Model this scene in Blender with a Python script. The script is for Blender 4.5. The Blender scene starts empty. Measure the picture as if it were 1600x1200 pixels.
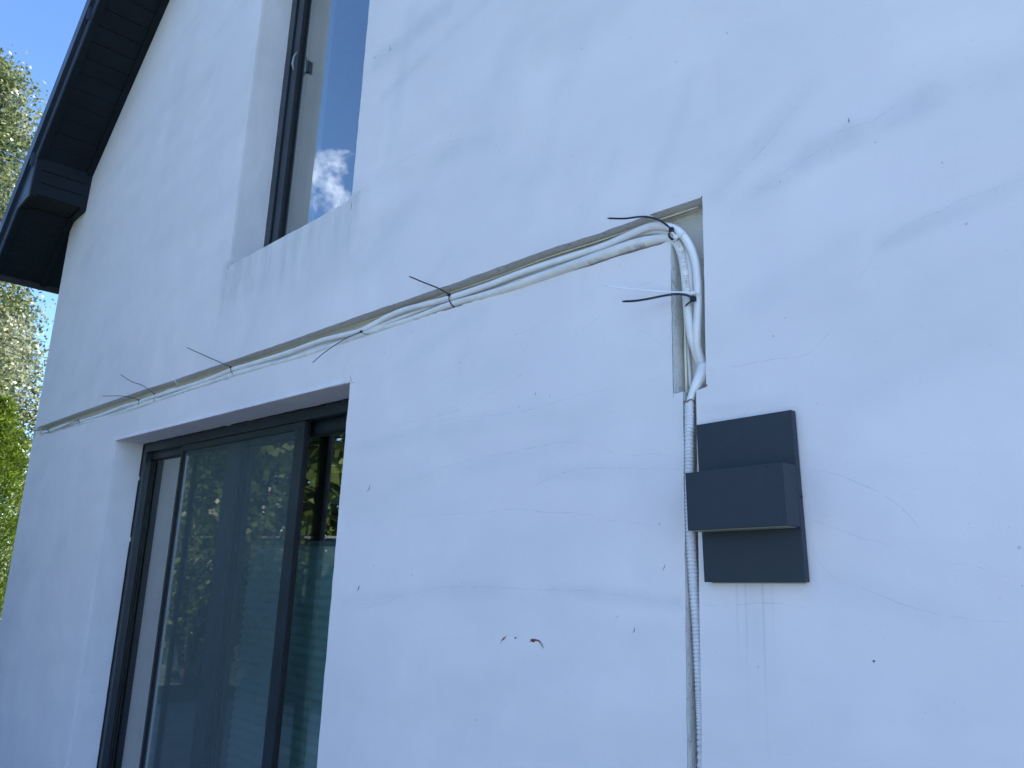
import bpy, bmesh, math, random
from mathutils import Vector, Matrix
R = math.radians
random.seed(7)
SC = bpy.context.scene
COL = SC.collection

# ------------------------------------------------------------------ camera
PITCH, YAW, ROLL, FPX = R(13.0689), R(46.1555), R(2.2180), 1220.41
EYE = Vector((0.0, -1.5, 1.5))
_f = Vector((-math.sin(YAW)*math.cos(PITCH), math.cos(YAW)*math.cos(PITCH), math.sin(PITCH)))
_r0 = Vector((math.cos(YAW), math.sin(YAW), 0)); _u0 = _r0.cross(_f)
_r = _r0*math.cos(ROLL) + _u0*math.sin(ROLL)
_u = -_r0*math.sin(ROLL) + _u0*math.cos(ROLL)
cam = bpy.data.cameras.new('camera'); cam.sensor_width = 36; cam.lens = FPX*36/1600
cam.clip_start = 0.02; cam.clip_end = 3000
co = bpy.data.objects.new('camera', cam); COL.objects.link(co)
M = Matrix((_r, _u, -_f)).transposed().to_4x4(); M.translation = EYE
co.matrix_world = M; SC.camera = co

# ------------------------------------------------------------------ sun, sky, exposure
SUN_EL, SUN_AZ = R(56), R(48)          # azimuth measured from +y (behind the house) towards +x
sd = Vector((math.sin(SUN_AZ)*math.cos(SUN_EL), math.cos(SUN_AZ)*math.cos(SUN_EL), math.sin(SUN_EL)))
sl = bpy.data.lights.new('sun', 'SUN'); sl.energy = 4.0; sl.angle = R(0.5); sl.color = (1, .95, .87)
so = bpy.data.objects.new('sun', sl); COL.objects.link(so)
so.rotation_euler = (-sd).to_track_quat('-Z', 'Y').to_euler()
W = bpy.data.worlds.new('World'); SC.world = W; W.use_nodes = True
nt = W.node_tree; nt.nodes.clear()
def wn(t, **k):
    n = nt.nodes.new(t)
    for a, b in k.items(): setattr(n, a, b)
    return n
sky = wn('ShaderNodeTexSky', sky_type='NISHITA'); sky.sun_disc = False
sky.sun_elevation = SUN_EL; sky.sun_rotation = SUN_AZ
sky.air_density = 0.9; sky.dust_density = 0.0; sky.ozone_density = 3.4; sky.altitude = 1500
bg = wn('ShaderNodeBackground'); bg.inputs['Strength'].default_value = 0.13
tc = wn('ShaderNodeTexCoord')
def wmath(op, a, b=None, clamp=False):
    n = wn('ShaderNodeMath', operation=op, use_clamp=clamp)
    for i, v in enumerate((a, b)):
        if v is None: continue
        if isinstance(v, (int, float)): n.inputs[i].default_value = v
        else: nt.links.new(v, n.inputs[i])
    return n.outputs[0]
noi = wn('ShaderNodeTexNoise'); noi.inputs['Scale'].default_value = 17; noi.inputs['Detail'].default_value = 8
noi.inputs['Roughness'].default_value = .66; noi.inputs['Distortion'].default_value = .15
nt.links.new(tc.outputs['Generated'], noi.inputs['Vector'])
cloud = None
for d0, tight in (((-.825, -.463, .455), 170), ((.1, -.9, .5), 4), ((.75, -.6, .35), 3)):  # first cloud is mirrored in the window; two broad unseen ones added to light the wall
    v = Vector(d0).normalized()
    dp = wn('ShaderNodeVectorMath', operation='DOT_PRODUCT'); dp.inputs[1].default_value = v
    nt.links.new(tc.outputs['Generated'], dp.inputs[0])
    m = wmath('SUBTRACT', 1, wmath('MULTIPLY', wmath('SUBTRACT', 1, dp.outputs['Value']), tight), clamp=True)
    cloud = m if cloud is None else wmath('MAXIMUM', cloud, m)
cm = wmath('MULTIPLY', wmath('SUBTRACT', wmath('ADD', noi.outputs['Fac'], wmath('MULTIPLY', cloud, .42)), .84), 3.0, clamp=True)
mix = wn('ShaderNodeMix', data_type='RGBA')
mix.inputs['B'].default_value = (9.0, 8.6, 9.4, 1)
nt.links.new(cm, mix.inputs['Factor']); nt.links.new(sky.outputs[0], mix.inputs['A'])
tint = wn('ShaderNodeMix', data_type='RGBA', blend_type='MULTIPLY'); tint.inputs['Factor'].default_value = 1
tint.inputs['B'].default_value = (.81, .95, 1.10, 1)              # cool camera white balance of the shade
nt.links.new(mix.outputs['Result'], tint.inputs['A']); nt.links.new(tint.outputs['Result'], bg.inputs['Color'])
nt.links.new(bg.outputs[0], wn('ShaderNodeOutputWorld').inputs[0])
SC.view_settings.view_transform = 'Standard'; SC.view_settings.look = 'None'
SC.view_settings.exposure = 1.55; SC.view_settings.gamma = 1
SC.render.engine = 'CYCLES'
SC.cycles.max_bounces = 8; SC.cycles.transparent_max_bounces = 16

# ------------------------------------------------------------------ helpers
def ray(px, py):                                   # photograph pixel -> direction in the place
    return _r*((px-800)/FPX) + _u*((600-py)/FPX) + _f
def at(px, py, y=0.0):                             # point on the plane y = const (parallel to the facade)
    d = ray(px, py); return EYE + d*((y-EYE.y)/d.y)
def far(px, py, t):
    return EYE + ray(px, py)*t

class MB:
    def __init__(s): s.v = []; s.f = []; s.sm = []; s.mi = []; s.m = 0
    def add(s, vs, fs, smooth=False):
        o = len(s.v); s.v += [tuple(v) for v in vs]
        for f in fs: s.f.append([i+o for i in f]); s.sm.append(smooth); s.mi.append(s.m)
        return s
    def box(s, x0, x1, y0, y1, z0, z1, mat=None):
        vs = [Vector(p) for p in ((x0,y0,z0),(x1,y0,z0),(x1,y1,z0),(x0,y1,z0),(x0,y0,z1),(x1,y0,z1),(x1,y1,z1),(x0,y1,z1))]
        if mat is not None: vs = [mat @ v for v in vs]
        return s.add(vs, [(0,3,2,1),(4,5,6,7),(0,1,5,4),(1,2,6,5),(2,3,7,6),(3,0,4,7)])
    def prism(s, prof, y0, y1, cap=True):              # profile in x,z extruded along y
        n = len(prof)
        vs = [(x, y0, z) for x, z in prof] + [(x, y1, z) for x, z in prof]
        fs = [(i, (i+1) % n, (i+1) % n+n, i+n) for i in range(n)]
        if cap: fs += [tuple(range(n))[::-1], tuple(range(n, 2*n))]
        return s.add(vs, fs)
    def tube(s, pts, rad, seg=12, flat=None, cap=True, smooth=True, up=None):
        pts = [Vector(p) for p in pts]; n = len(pts)
        rr = rad if isinstance(rad, (list, tuple)) else [rad]*n
        t0 = (pts[1]-pts[0]).normalized()
        a = up.copy() if up is not None else (Vector((0,0,1)) if abs(t0.z) < .9 else Vector((0,1,0)))
        vs = []
        for i, p in enumerate(pts):
            t = (pts[min(i+1, n-1)]-pts[max(i-1, 0)]).normalized()
            a = (a - t*a.dot(t)).normalized(); b = t.cross(a)
            for k in range(seg):
                w = 2*math.pi*k/seg
                ra, rb = (rr[i], rr[i]) if flat is None else (rr[i]*flat[0], rr[i]*flat[1])
                vs.append(p + a*(math.cos(w)*ra) + b*(math.sin(w)*rb))
        fs = [(i*seg+k, i*seg+(k+1) % seg, (i+1)*seg+(k+1) % seg, (i+1)*seg+k) for i in range(n-1) for k in range(seg)]
        if cap: fs += [tuple(range(seg))[::-1], tuple(range((n-1)*seg, n*seg))]
        return s.add(vs, fs, smooth)
    def build(s, name, mats, parent=None, bevel=0.0):
        me = bpy.data.meshes.new(name); me.from_pydata(s.v, [], s.f)
        mats = mats if isinstance(mats, (list, tuple)) else [mats]
        for m in mats: me.materials.append(m)
        me.polygons.foreach_set('use_smooth', s.sm); me.polygons.foreach_set('material_index', s.mi)
        me.update()
        o = bpy.data.objects.new(name, me); COL.objects.link(o)
        if parent is not None: o.parent = parent
        if bevel:
            b = o.modifiers.new('bevel', 'BEVEL'); b.width = bevel; b.segments = 2; b.limit_method = 'ANGLE'
            me.polygons.foreach_set('use_smooth', [True]*len(me.polygons))
            w = o.modifiers.new('wn', 'WEIGHTED_NORMAL'); w.keep_sharp = True
        return o

def empty(name, loc=(0,0,0), parent=None):
    o = bpy.data.objects.new(name, None); o.empty_display_size = .2; COL.objects.link(o)
    o.location = loc
    if parent is not None: o.parent = parent
    return o
def tag(o, label=None, cat=None, group=None, kind=None):
    for k, v in (('label', label), ('category', cat), ('group', group), ('kind', kind)):
        if v: o[k] = v
    return o

def spline(pts, step=.02):                          # Catmull-Rom through points
    pts = [Vector(p) for p in pts]; out = []
    P = [pts[0]*2-pts[1]] + pts + [pts[-1]*2-pts[-2]]
    for i in range(1, len(P)-2):
        n = max(2, int((P[i+1]-P[i]).length/step))
        for k in range(n):
            t = k/n
            out.append(.5*((2*P[i]) + (P[i+1]-P[i-1])*t + (2*P[i-1]-5*P[i]+4*P[i+1]-P[i+2])*t*t + (3*P[i]-P[i-1]-3*P[i+1]+P[i+2])*t**3))
    out.append(pts[-1]); return out

# ------------------------------------------------------------------ materials
class NT:
    def __init__(s, name):
        s.m = bpy.data.materials.new(name); s.m.use_nodes = True; s.t = s.m.node_tree
        s.p = s.t.nodes['Principled BSDF']; s.out = s.t.nodes['Material Output']; s._pos = None
    def n(s, t, **k):
        n = s.t.nodes.new(t)
        for a, b in k.items(): setattr(n, a, b)
        return n
    def l(s, a, b): s.t.links.new(a, b)
    def pos(s):
        if s._pos is None: s._pos = s.n('ShaderNodeNewGeometry').outputs['Position']
        return s._pos
    def xyz(s):
        n = s.n('ShaderNodeSeparateXYZ'); s.l(s.pos(), n.inputs[0]); return n.outputs
    def mt(s, op, a, b=None, c=None, clamp=False):
        n = s.n('ShaderNodeMath', operation=op, use_clamp=clamp)
        for i, v in enumerate((a, b, c)):
            if v is None: continue
            if isinstance(v, (int, float)): n.inputs[i].default_value = v
            else: s.l(v, n.inputs[i])
        return n.outputs[0]
    def ss(s, v, a, b, lo=0.0, hi=1.0):                 # smoothstep map
        n = s.n('ShaderNodeMapRange', interpolation_type='SMOOTHSTEP')
        s.l(v, n.inputs['Value'])
        for k, x in zip(('From Min','From Max','To Min','To Max'), (a, b, lo, hi)): n.inputs[k].default_value = x
        return n.outputs['Result']
    def noise(s, scale, detail=4, rough=.55, vec=None, stretch=None, dist=0.0):
        n = s.n('ShaderNodeTexNoise')
        n.inputs['Scale'].default_value = scale; n.inputs['Detail'].default_value = detail
        n.inputs['Roughness'].default_value = rough; n.inputs['Distortion'].default_value = dist
        v = vec or s.pos()
        if stretch:
            mp = s.n('ShaderNodeMapping'); mp.inputs['Scale'].default_value = stretch[:3]
            if len(stretch) > 3: mp.inputs['Rotation'].default_value = stretch[3]
            s.l(v, mp.inputs['Vector']); v = mp.outputs[0]
        s.l(v, n.inputs['Vector']); return n.outputs['Fac']
    def mixc(s, f, a, b):
        n = s.n('ShaderNodeMix', data_type='RGBA')
        for k, v in (('Factor', f), ('A', a), ('B', b)):
            if isinstance(v, (int, float)): n.inputs[k].default_value = v
            elif isinstance(v, tuple): n.inputs[k].default_value = (*v[:3], 1)
            else: s.l(v, n.inputs[k])
        return n.outputs['Result']
    def bump(s, h, strength=.3, dist=.01, prev=None):
        n = s.n('ShaderNodeBump'); n.inputs['Strength'].default_value = strength; n.inputs['Distance'].default_value = dist
        s.l(h, n.inputs['Height'])
        if prev is not None: s.l(prev, n.inputs['Normal'])
        return n.outputs[0]
    def done(s, col=None, rough=None, normal=None, **k):
        for key, v in (('Base Color', col), ('Roughness', rough), ('Normal', normal)):
            if v is None: continue
            if isinstance(v, tuple): s.p.inputs[key].default_value = (*v[:3], 1)
            elif isinstance(v, (int, float)): s.p.inputs[key].default_value = v
            else: s.l(v, s.p.inputs[key])
        for a, b in k.items(): s.p.inputs[a].default_value = b
        return s.m

def wall_material():
    m = NT('white_render'); X, Y, Z = m.xyz()
    cl = m.noise(1.1, 5, .55); cl2 = m.noise(3.2, 5, .6, dist=.6)
    diag = m.noise(2.2, 4, .5, stretch=(.55, 1, 2.2, (0, R(35), 0)))
    tone = m.mt('ADD', m.mt('MULTIPLY', m.ss(cl, .3, .7), .45), m.mt('MULTIPLY', m.ss(cl2, .35, .7), .3))
    tone = m.mt('ADD', tone, m.mt('MULTIPLY', m.ss(diag, .42, .68), .3))
    c = m.mixc(tone, (.89, .845, .85), (.74, .72, .735))
    hue = m.ss(m.noise(2.4, 3, .5, stretch=(1, 1, .6)), .4, .6)
    c = m.mixc(m.mt('MULTIPLY', hue, .5), c, (.79, .755, .78))
    # weather streaks running down from the window sill, the lintel end, the lamp
    st = m.noise(9, 4, .6, stretch=(1.3, 1, .28))
    def win(v, a, b, e): return m.mt('MULTIPLY', m.ss(v, a-e, a+e), m.ss(v, b-e, b+e, 1, 0))
    sill = m.mt('MULTIPLY', win(X, -3.66, -2.42, .05), m.mt('MULTIPLY', m.ss(Z, 2.45, 2.90), m.ss(Z, 2.90, 2.92, 1, 0)))
    sill = m.mt('MULTIPLY', sill, m.ss(st, .38, .66, .15, 1.0))
    c = m.mixc(m.mt('MULTIPLY', sill, .55), c, (.50, .54, .55))
    def streak(x, w, z1, z0, amt, col=(.45, .48, .48)):
        nonlocal c
        xx = m.mt('ADD', X, m.mt('MULTIPLY', m.mt('SUBTRACT', m.noise(3, 3), .5), w*.9))
        g = m.mt('SUBTRACT', 1, m.mt('DIVIDE', m.mt('ABSOLUTE', m.mt('SUBTRACT', xx, x)), w), clamp=True)
        f = m.mt('MULTIPLY', m.mt('MULTIPLY', g, g), m.mt('MULTIPLY', m.ss(Z, z0, z1), m.ss(Z, z1, z1+.006, 1, 0)))
        f = m.mt('MULTIPLY', f, m.ss(m.noise(14, 3), .3, .62, .35, 1.0))
        c = m.mixc(m.mt('MULTIPLY', f, amt), c, col)
    streak(-3.64, .075, 2.92, 2.36, .55); streak(-3.50, .10, 2.9, 2.40, .3); streak(-3.05, .12, 2.9, 2.45, .3)
    streak(-2.53, .05, 2.9, 2.58, .35); streak(-2.8, .06, 2.9, 2.6, .25)
    for x, z0, a in ((-.868, 1.25, .30), (-.848, 1.20, .42), (-.81, 1.05, .40), (-.79, 1.2, .15)):
        streak(x, .0055, 1.5, z0, a, (.42, .45, .50))
    streak(-.835, .07, 1.5, 1.1, .16); streak(-2.45, .05, 2.24, 1.9, .16)
    streak(-1.75, .10, 2.29, 2.0, .10); streak(-1.3, .07, 2.30, 2.1, .10)
    # grime under the soffit and soft dirt clouds along the old cracks, plus the lamp's painted shadow
    c = m.mixc(m.mt('MULTIPLY', m.ss(m.noise(1.7, 3, .5, stretch=(.8, 1, 1.7, (0, R(28), 0))), .52, .7), .22), c, (.60, .635, .65))
    fade = m.ss(m.noise(5, 4, .6), .32, .66, .25, 1.0)
    def band(pa, pb, w, amt, col=(.53, .565, .61)):
        nonlocal c
        A = at(*pa); B = at(*pb); d = B-A; L2 = d.x*d.x+d.z*d.z
        t = m.mt('DIVIDE', m.mt('ADD', m.mt('MULTIPLY', m.mt('SUBTRACT', X, A.x), d.x), m.mt('MULTIPLY', m.mt('SUBTRACT', Z, A.z), d.z)), L2, clamp=True)
        ex = m.mt('SUBTRACT', X, m.mt('ADD', m.mt('MULTIPLY', t, d.x), A.x)); ez = m.mt('SUBTRACT', Z, m.mt('ADD', m.mt('MULTIPLY', t, d.z), A.z))
        ds = m.mt('SQRT', m.mt('ADD', m.mt('MULTIPLY', ex, ex), m.mt('MULTIPLY', ez, ez)))
        ds = m.mt('ADD', ds, m.mt('MULTIPLY', m.mt('SUBTRACT', cl2, .5), w*1.2))
        f = m.mt('MULTIPLY', m.mt('MULTIPLY', m.ss(ds, 0, w, 1, 0), fade), amt)
        c = m.mixc(f, c, col)
    for pa, pb, w, a in (((590,95),(700,10),.07,.42), ((600,150),(760,0),.05,.28), ((1120,300),(1270,130),.05,.30), ((1180,300),(1460,150),.045,.36),
                         ((1270,240),(1320,215),.05,.45), ((1380,380),(1600,280),.03,.36), ((1430,150),(1600,110),.09,.30), ((560,700),(860,640),.05,.20),
                         ((540,940),(780,915),.045,.24), ((860,920),(1060,942),.03,.38), ((620,760),(900,690),.04,.18), ((850,740),(1065,732),.035,.22),
                         ((550,300),(760,218),.08,.24), ((640,20),(600,330),.07,.22), ((700,240),(560,420),.10,.20), ((900,60),(820,330),.09,.18), ((1010,330),(1080,120),.05,.22), ((420,420),(380,560),.10,.22), ((300,60),(250,300),.12,.14), ((640,560),(760,480),.05,.20), ((1180,470),(1320,380),.06,.16), ((1330,620),(1560,520),.07,.16), ((700,1080),(1000,1020),.07,.16), ((880,400),(960,240),.05,.20), ((760,160),(820,20),.10,.18), ((560,450),(640,330),.10,.16),
                         ((1100,642),(1245,625),.022,.30), ((1270,900),(1500,965),.05,.16), ((640,470),(700,400),.06,.14)):  # first band here paints the shadow above the wall lamp
        band(pa, pb, w, a)
    # grime in the reveals of the openings
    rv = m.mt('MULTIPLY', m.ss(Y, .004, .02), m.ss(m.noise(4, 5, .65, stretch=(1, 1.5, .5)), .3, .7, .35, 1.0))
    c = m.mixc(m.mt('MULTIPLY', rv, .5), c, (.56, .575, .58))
    # specks of dirt
    for sc, th, frac, amt, col in ((34, .10, .88, .40, (.26, .28, .30)), (85, .13, .84, .28, (.36, .39, .41)), (15, .045, .93, .5, (.24, .25, .27))):
        vo = m.n('ShaderNodeTexVoronoi'); vo.inputs['Scale'].default_value = sc; m.l(m.pos(), vo.inputs['Vector'])
        cs = m.n('ShaderNodeSeparateColor'); m.l(vo.outputs['Color'], cs.inputs[0])
        rad = m.mt('MULTIPLY', m.ss(cs.outputs[0], frac, 1.0, .25, 1.0), th)
        on = m.mt('GREATER_THAN', cs.outputs[0], frac)
        dot = m.mt('MULTIPLY', m.mt('LESS_THAN', vo.outputs['Distance'], rad), on)
        c = m.mixc(m.mt('MULTIPLY', dot, amt), c, col)
    h = m.mt('ADD', m.mt('MULTIPLY', m.noise(2.0, 3, .5), 1.0), m.mt('MULTIPLY', m.noise(260, 4, .7), .030))
    b = m.bump(h, .35, .03)
    b = m.bump(m.noise(24, 4, .6), .10, .01, b)
    return m.done(c, m.ss(cl2, .3, .7, .62, .85), b)
M_wall = wall_material()

def groove_material():
    m = NT('cut_insulation'); X, Y, Z = m.xyz()
    g = m.noise(26, 5, .65, stretch=(.5, 1, 1)); f = m.noise(240, 3, .7)
    c = m.mixc(m.ss(g, .35, .65), (.78, .77, .72), (.86, .86, .84))
    c = m.mixc(m.ss(f, .52, .62), c, (.93, .93, .92))
    c = m.mixc(m.mt('MULTIPLY', m.ss(m.noise(95, 4, .75), .56, .68), .32), c, (.42, .42, .42))
    c = m.mixc(m.mt('MULTIPLY', m.ss(m.noise(60, 3), .60, .70), .5), c, (.25, .23, .20))
    # seen in the cut: the thin dark mesh coat right behind the white skin, ochre glue at the back
    c = m.mixc(m.ss(Y, .001, .0022, .7, 0), c, (.16, .17, .18))
    c = m.mixc(m.mt('MULTIPLY', m.ss(m.mt('ADD', Y, m.mt('MULTIPLY', g, .02)), .034, .058), .75), c, (.74, .71, .61))
    return m.done(c, .9, m.bump(m.mt('ADD', f, m.mt('MULTIPLY', g, 2)), .9, .006))
M_groove = groove_material()

def simple(name, col, rough=.5, var=.08, scale=20, bump=0.0, bscale=80, metallic=0.0, spec=.5):
    m = NT(name); d = tuple(max(0, x*(1-var)) for x in col); u = tuple(min(1, x*(1+var)) for x in col)
    c = m.mixc(m.ss(m.noise(scale, 4, .6), .3, .7), d, u)
    nrm = m.bump(m.noise(bscale, 3), bump, .002) if bump else None
    mm = m.done(c, m.ss(m.noise(scale*.7, 3), .3, .7, rough*.85, min(1, rough*1.15)), nrm, Metallic=metallic)
    m.p.inputs['Specular IOR Level'].default_value = spec
    return mm
M_frame = simple('anthracite_frame', (.016, .026, .036), .38, .15, 6, .05)
M_frame_dark = simple('black_gasket', (.008, .008, .010), .6, .2)
M_alu = simple('grey_spacer', (.30, .33, .35), .45, .1)
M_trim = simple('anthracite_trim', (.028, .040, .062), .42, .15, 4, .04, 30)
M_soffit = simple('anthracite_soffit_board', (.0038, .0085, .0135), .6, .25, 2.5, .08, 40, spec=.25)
M_tile = simple('dark_roof_tile', (.05, .05, .055), .6, .2)
M_curtain = simple('beige_curtain', (.42, .42, .38), .9, .1, 3)
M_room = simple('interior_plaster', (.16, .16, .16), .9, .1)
M_cable = simple('white_cable_sheath', (.83, .83, .83), .36, .06, 9, .06, 60)
M_cable2 = simple('grey_white_cable_sheath', (.77, .77, .74), .42, .10, 12, .08, 60)
M_wire = simple('cream_thin_wire', (.86, .83, .70), .5, .1)
M_tie = simple('black_nylon', (.010, .011, .016), .38, .1)
M_tiew = simple('clear_white_nylon', (.88, .89, .90), .35, .05)
M_conduit = simple('grey_white_corrugated_plastic', (.74, .75, .78), .4, .08, 14)
M_mud = simple('brown_adhesive', (.26, .22, .15), .9, .3, 90, .5, 200)
M_ink = simple('printed_ink', (.20, .21, .24), .6, .2)
M_post = simple('anthracite_post', (.022, .026, .034), .5, .1)
M_fence = simple('pale_green_fence_board', (.045, .085, .085), .7, .25, 5)
M_bark = simple('grey_bark', (.085, .082, .07), .9, .4, 8, .5, 30)
M_paving = simple('grey_paving', (.25, .25, .25), .85, .15, 3, .3, 60)
M_blind = simple('pale_teal_blind', (.62, .80, .78), .85, .1, 4)
M_deck = simple('dark_teal_decking', (.05, .085, .085), .7, .2, 3, .3, 60)
M_diff = simple('frosted_diffuser', (.26, .27, .22), .4, .05)

def lamp_paint():
    m = NT('anthracite_powder_coat')
    n = m.noise(5, 4, .6); f = m.noise(900, 2, .6)
    c = m.mixc(m.ss(n, .3, .7), (.017, .028, .043), (.022, .034, .050))
    dust = m.ss(m.noise(30, 5, .65, stretch=(1, 1, .5)), .55, .75)
    c = m.mixc(m.mt('MULTIPLY', dust, .07), c, (.13, .13, .13))
    return m.done(c, m.ss(n, .3, .7, .50, .62), m.bump(f, .12, .0006))
M_lamp = lamp_paint()

def glass_material():
    m = NT('window_glass'); t = m.t
    t.nodes.remove(m.p)
    tr = m.n('ShaderNodeBsdfTransparent'); tr.inputs[0].default_value = (.72, .80, .80, 1)
    gl = m.n('ShaderNodeBsdfGlossy'); gl.inputs['Roughness'].default_value = 0.006
    gl.inputs['Color'].default_value = (.95, .93, .88, 1)
    b = m.bump(m.noise(1.3, 2, .4), .006, .05)
    m.l(b, gl.inputs['Normal'])
    lw = m.n('ShaderNodeLayerWeight'); lw.inputs['Blend'].default_value = .5
    fr = m.mt('ADD', .27, m.mt('MULTIPLY', m.mt('POWER', lw.outputs['Facing'], 4), .72))
    mx = m.n('ShaderNodeMixShader'); m.l(fr, mx.inputs[0]); m.l(tr.outputs[0], mx.inputs[1]); m.l(gl.outputs[0], mx.inputs[2])
    m.l(mx.outputs[0], m.out.inputs[0]); return m.m
M_glass = glass_material()

def net_material():
    m = NT('insect_net'); 
    m.t.nodes.remove(m.p)
    tr = m.n('ShaderNodeBsdfTransparent'); di = m.n('ShaderNodeBsdfDiffuse'); di.inputs[0].default_value = (.13, .185, .20, 1)
    mx = m.n('ShaderNodeMixShader'); mx.inputs[0].default_value = .42
    m.l(tr.outputs[0], mx.inputs[1]); m.l(di.outputs[0], mx.inputs[2]); m.l(mx.outputs[0], m.out.inputs[0]); return m.m
M_net = net_material()

def stain_material(name, col, a, scale=40, lo=.35, hi=.6):
    m = NT(name); m.p.inputs['Base Color'].default_value = (*col, 1); m.p.inputs['Roughness'].default_value = .9
    f = m.mt('MULTIPLY', m.ss(m.noise(scale, 4, .7), lo, hi), a)
    m.l(f, m.p.inputs['Alpha']); return m.m
M_crack = stain_material('hairline_crack', (.36, .40, .44), .42, 26, .34, .68)
M_crack_dark = stain_material('knife_cut', (.10, .11, .12), .85, 80, .2, .4)

def leaf_material(name, c1, c2, c3, trans=.35, scale=1.2):
    m = NT(name)
    oi = m.n('ShaderNodeNewGeometry'); rnd = oi.outputs['Random Per Island']
    c = m.mixc(m.ss(rnd, .0, 1.0), c1, c2); c = m.mixc(m.ss(m.noise(scale, 3), .45, .65), c, c3)
    m.done(c, .34)
    tl = m.n('ShaderNodeBsdfTranslucent'); m.l(c, tl.inputs[0])
    mx = m.n('ShaderNodeMixShader'); mx.inputs[0].default_value = trans
    m.l(m.p.outputs[0], mx.inputs[1]); m.l(tl.outputs[0], mx.inputs[2]); m.l(mx.outputs[0], m.out.inputs[0]); return m.m
M_birch = leaf_material('birch_leaf', (.07, .10, .025), (.28, .31, .12), (.48, .48, .32))  # leaf tones carry sunlit highlights and shaded darks in the colour
M_thuja = leaf_material('thuja_foliage', (.06, .12, .012), (.24, .31, .03), (.13, .20, .016), .35, 2)
M_dark = leaf_material('dark_garden_foliage', (.02, .045, .012), (.06, .10, .02), (.10, .14, .03), .3, 1)
M_vine = leaf_material('light_garden_foliage', (.04, .08, .02), (.11, .16, .04), (.17, .22, .07), .35, 1.5)

# ------------------------------------------------------------------ the ground
def lawn():
    m = NT('lawn_grass')
    c = m.mixc(m.ss(m.noise(.7, 5, .6), .3, .7), (.05, .09, .02), (.10, .14, .035))
    c = m.mixc(m.ss(m.noise(40, 3, .7), .4, .7), c, (.14, .17, .06))
    mm = m.done(c, .9, m.bump(m.noise(60, 4, .7), .8, .03))
    b = MB(); b.add([(-300,-300,0),(300,-300,0),(300,300,0),(-300,300,0)], [(0,1,2,3)])
    tag(b.build('lawn', mm), kind='structure')
    b = MB(); b.box(-8.2, 12, -6.4, -.001, .004, .05)
    tag(b.build('terrace', M_paving), kind='structure')
    b = MB(); b.box(-27, -8.21, -6.4, -.001, .004, .045)
    tag(b.build('deck', M_deck), kind='structure')
lawn()

# ------------------------------------------------------------------ the house
SL = .7528                                                      # slope of the roof
XL, XR, XA = -6.862, 2.56, -2.151
def up(x): return (5.311 + SL*(x+5.217)) if x <= XA else (5.311 + SL*(2*XA-x+5.217))     # upper soffit plane
def low(x): return 4.017 + SL*(x+6.883)                                                   # boxed eave soffit plane
house = empty('house', (0, 0, 0))
tag(house, 'white rendered house with dark gable roof, long cable groove cut in its wall', 'house')

DOOR = (-4.915, -2.415, .06, 2.129); WINB = (-3.620, -2.520, 2.888, 4.86); REV = .17
def jit(pts, step, amp, seedv):
    rnd = random.Random(seedv); out = []
    for (a, b) in zip(pts[:-1], pts[1:]):
        a = Vector(a); b = Vector(b); n = max(1, int((b-a).length/step)); d = (b-a).normalized(); nr = Vector((-d.y, d.x))
        for k in range(n):
            q = a + (b-a)*(k/n)
            if k: q = q + nr*(rnd.gauss(0, amp))
            out.append((q.x, q.y))
    return out
top_pts = [(-6.838,2.392),(-5.77,2.394),(-4.63,2.390),(-4.23,2.384),(-3.50,2.380),(-2.92,2.376),(-2.40,2.378),(-1.88,2.375),(-1.426,2.378),(-1.24,2.372),(-1.075,2.375),(-.932,2.373)]
bot_pts = [(-1.020,2.288),(-1.24,2.288),(-1.423,2.290),(-1.84,2.292),(-2.384,2.291),(-2.904,2.290),(-3.39,2.295),(-4.22,2.292),(-4.59,2.296),(-5.72,2.303),(-6.845,2.311),(-6.838,2.392)]
gr = jit(top_pts, .03, .0006, 1)
gr += jit([(-.932,2.373),(-.930,2.15),(-.9305,1.907)], .03, .0004, 2)
gr += jit([(-.9305,1.907),(-.957,1.903)], .01, .0008, 3)
gr += jit([(-.957,1.903),(-.9575,1.5),(-.957,1.0),(-.957,.08)], .04, .0005, 4)
gr += [(-.957,.08),(-.993,.08)]
gr += jit([(-.993,.08),(-.993,1.0),(-.992,1.5),(-.992,1.905)], .04, .0005, 5)
gr += jit([(-.992,1.905),(-1.019,1.903)], .01, .0008, 6)
gr += jit([(-1.019,1.903),(-1.020,2.288)], .03, .0003, 7)
gr += jit(bot_pts, .016, .0013, 8)
def rect(r, amp=0, sd=0):
    x0, x1, z0, z1 = r
    p = [(x0,z0),(x1,z0),(x1,z1),(x0,z1),(x0,z0)]
    return jit(p, .05, amp, sd) if amp else p[:-1]
wall_outline = [(XL,-.02),(XR,-.02),(XR,4.04),(2*XA+6.80,4.13),(2*XA+6.475,4.13),(2*XA+6.465,up(-6.465)+.02),(XA,up(XA)+.02),(-6.465,up(-6.465)+.02),(-6.474,4.13),(-6.80,4.13),(XL,4.05)]
holes = [rect(DOOR, .0010, 21), rect(WINB, .0008, 22), gr]
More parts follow.
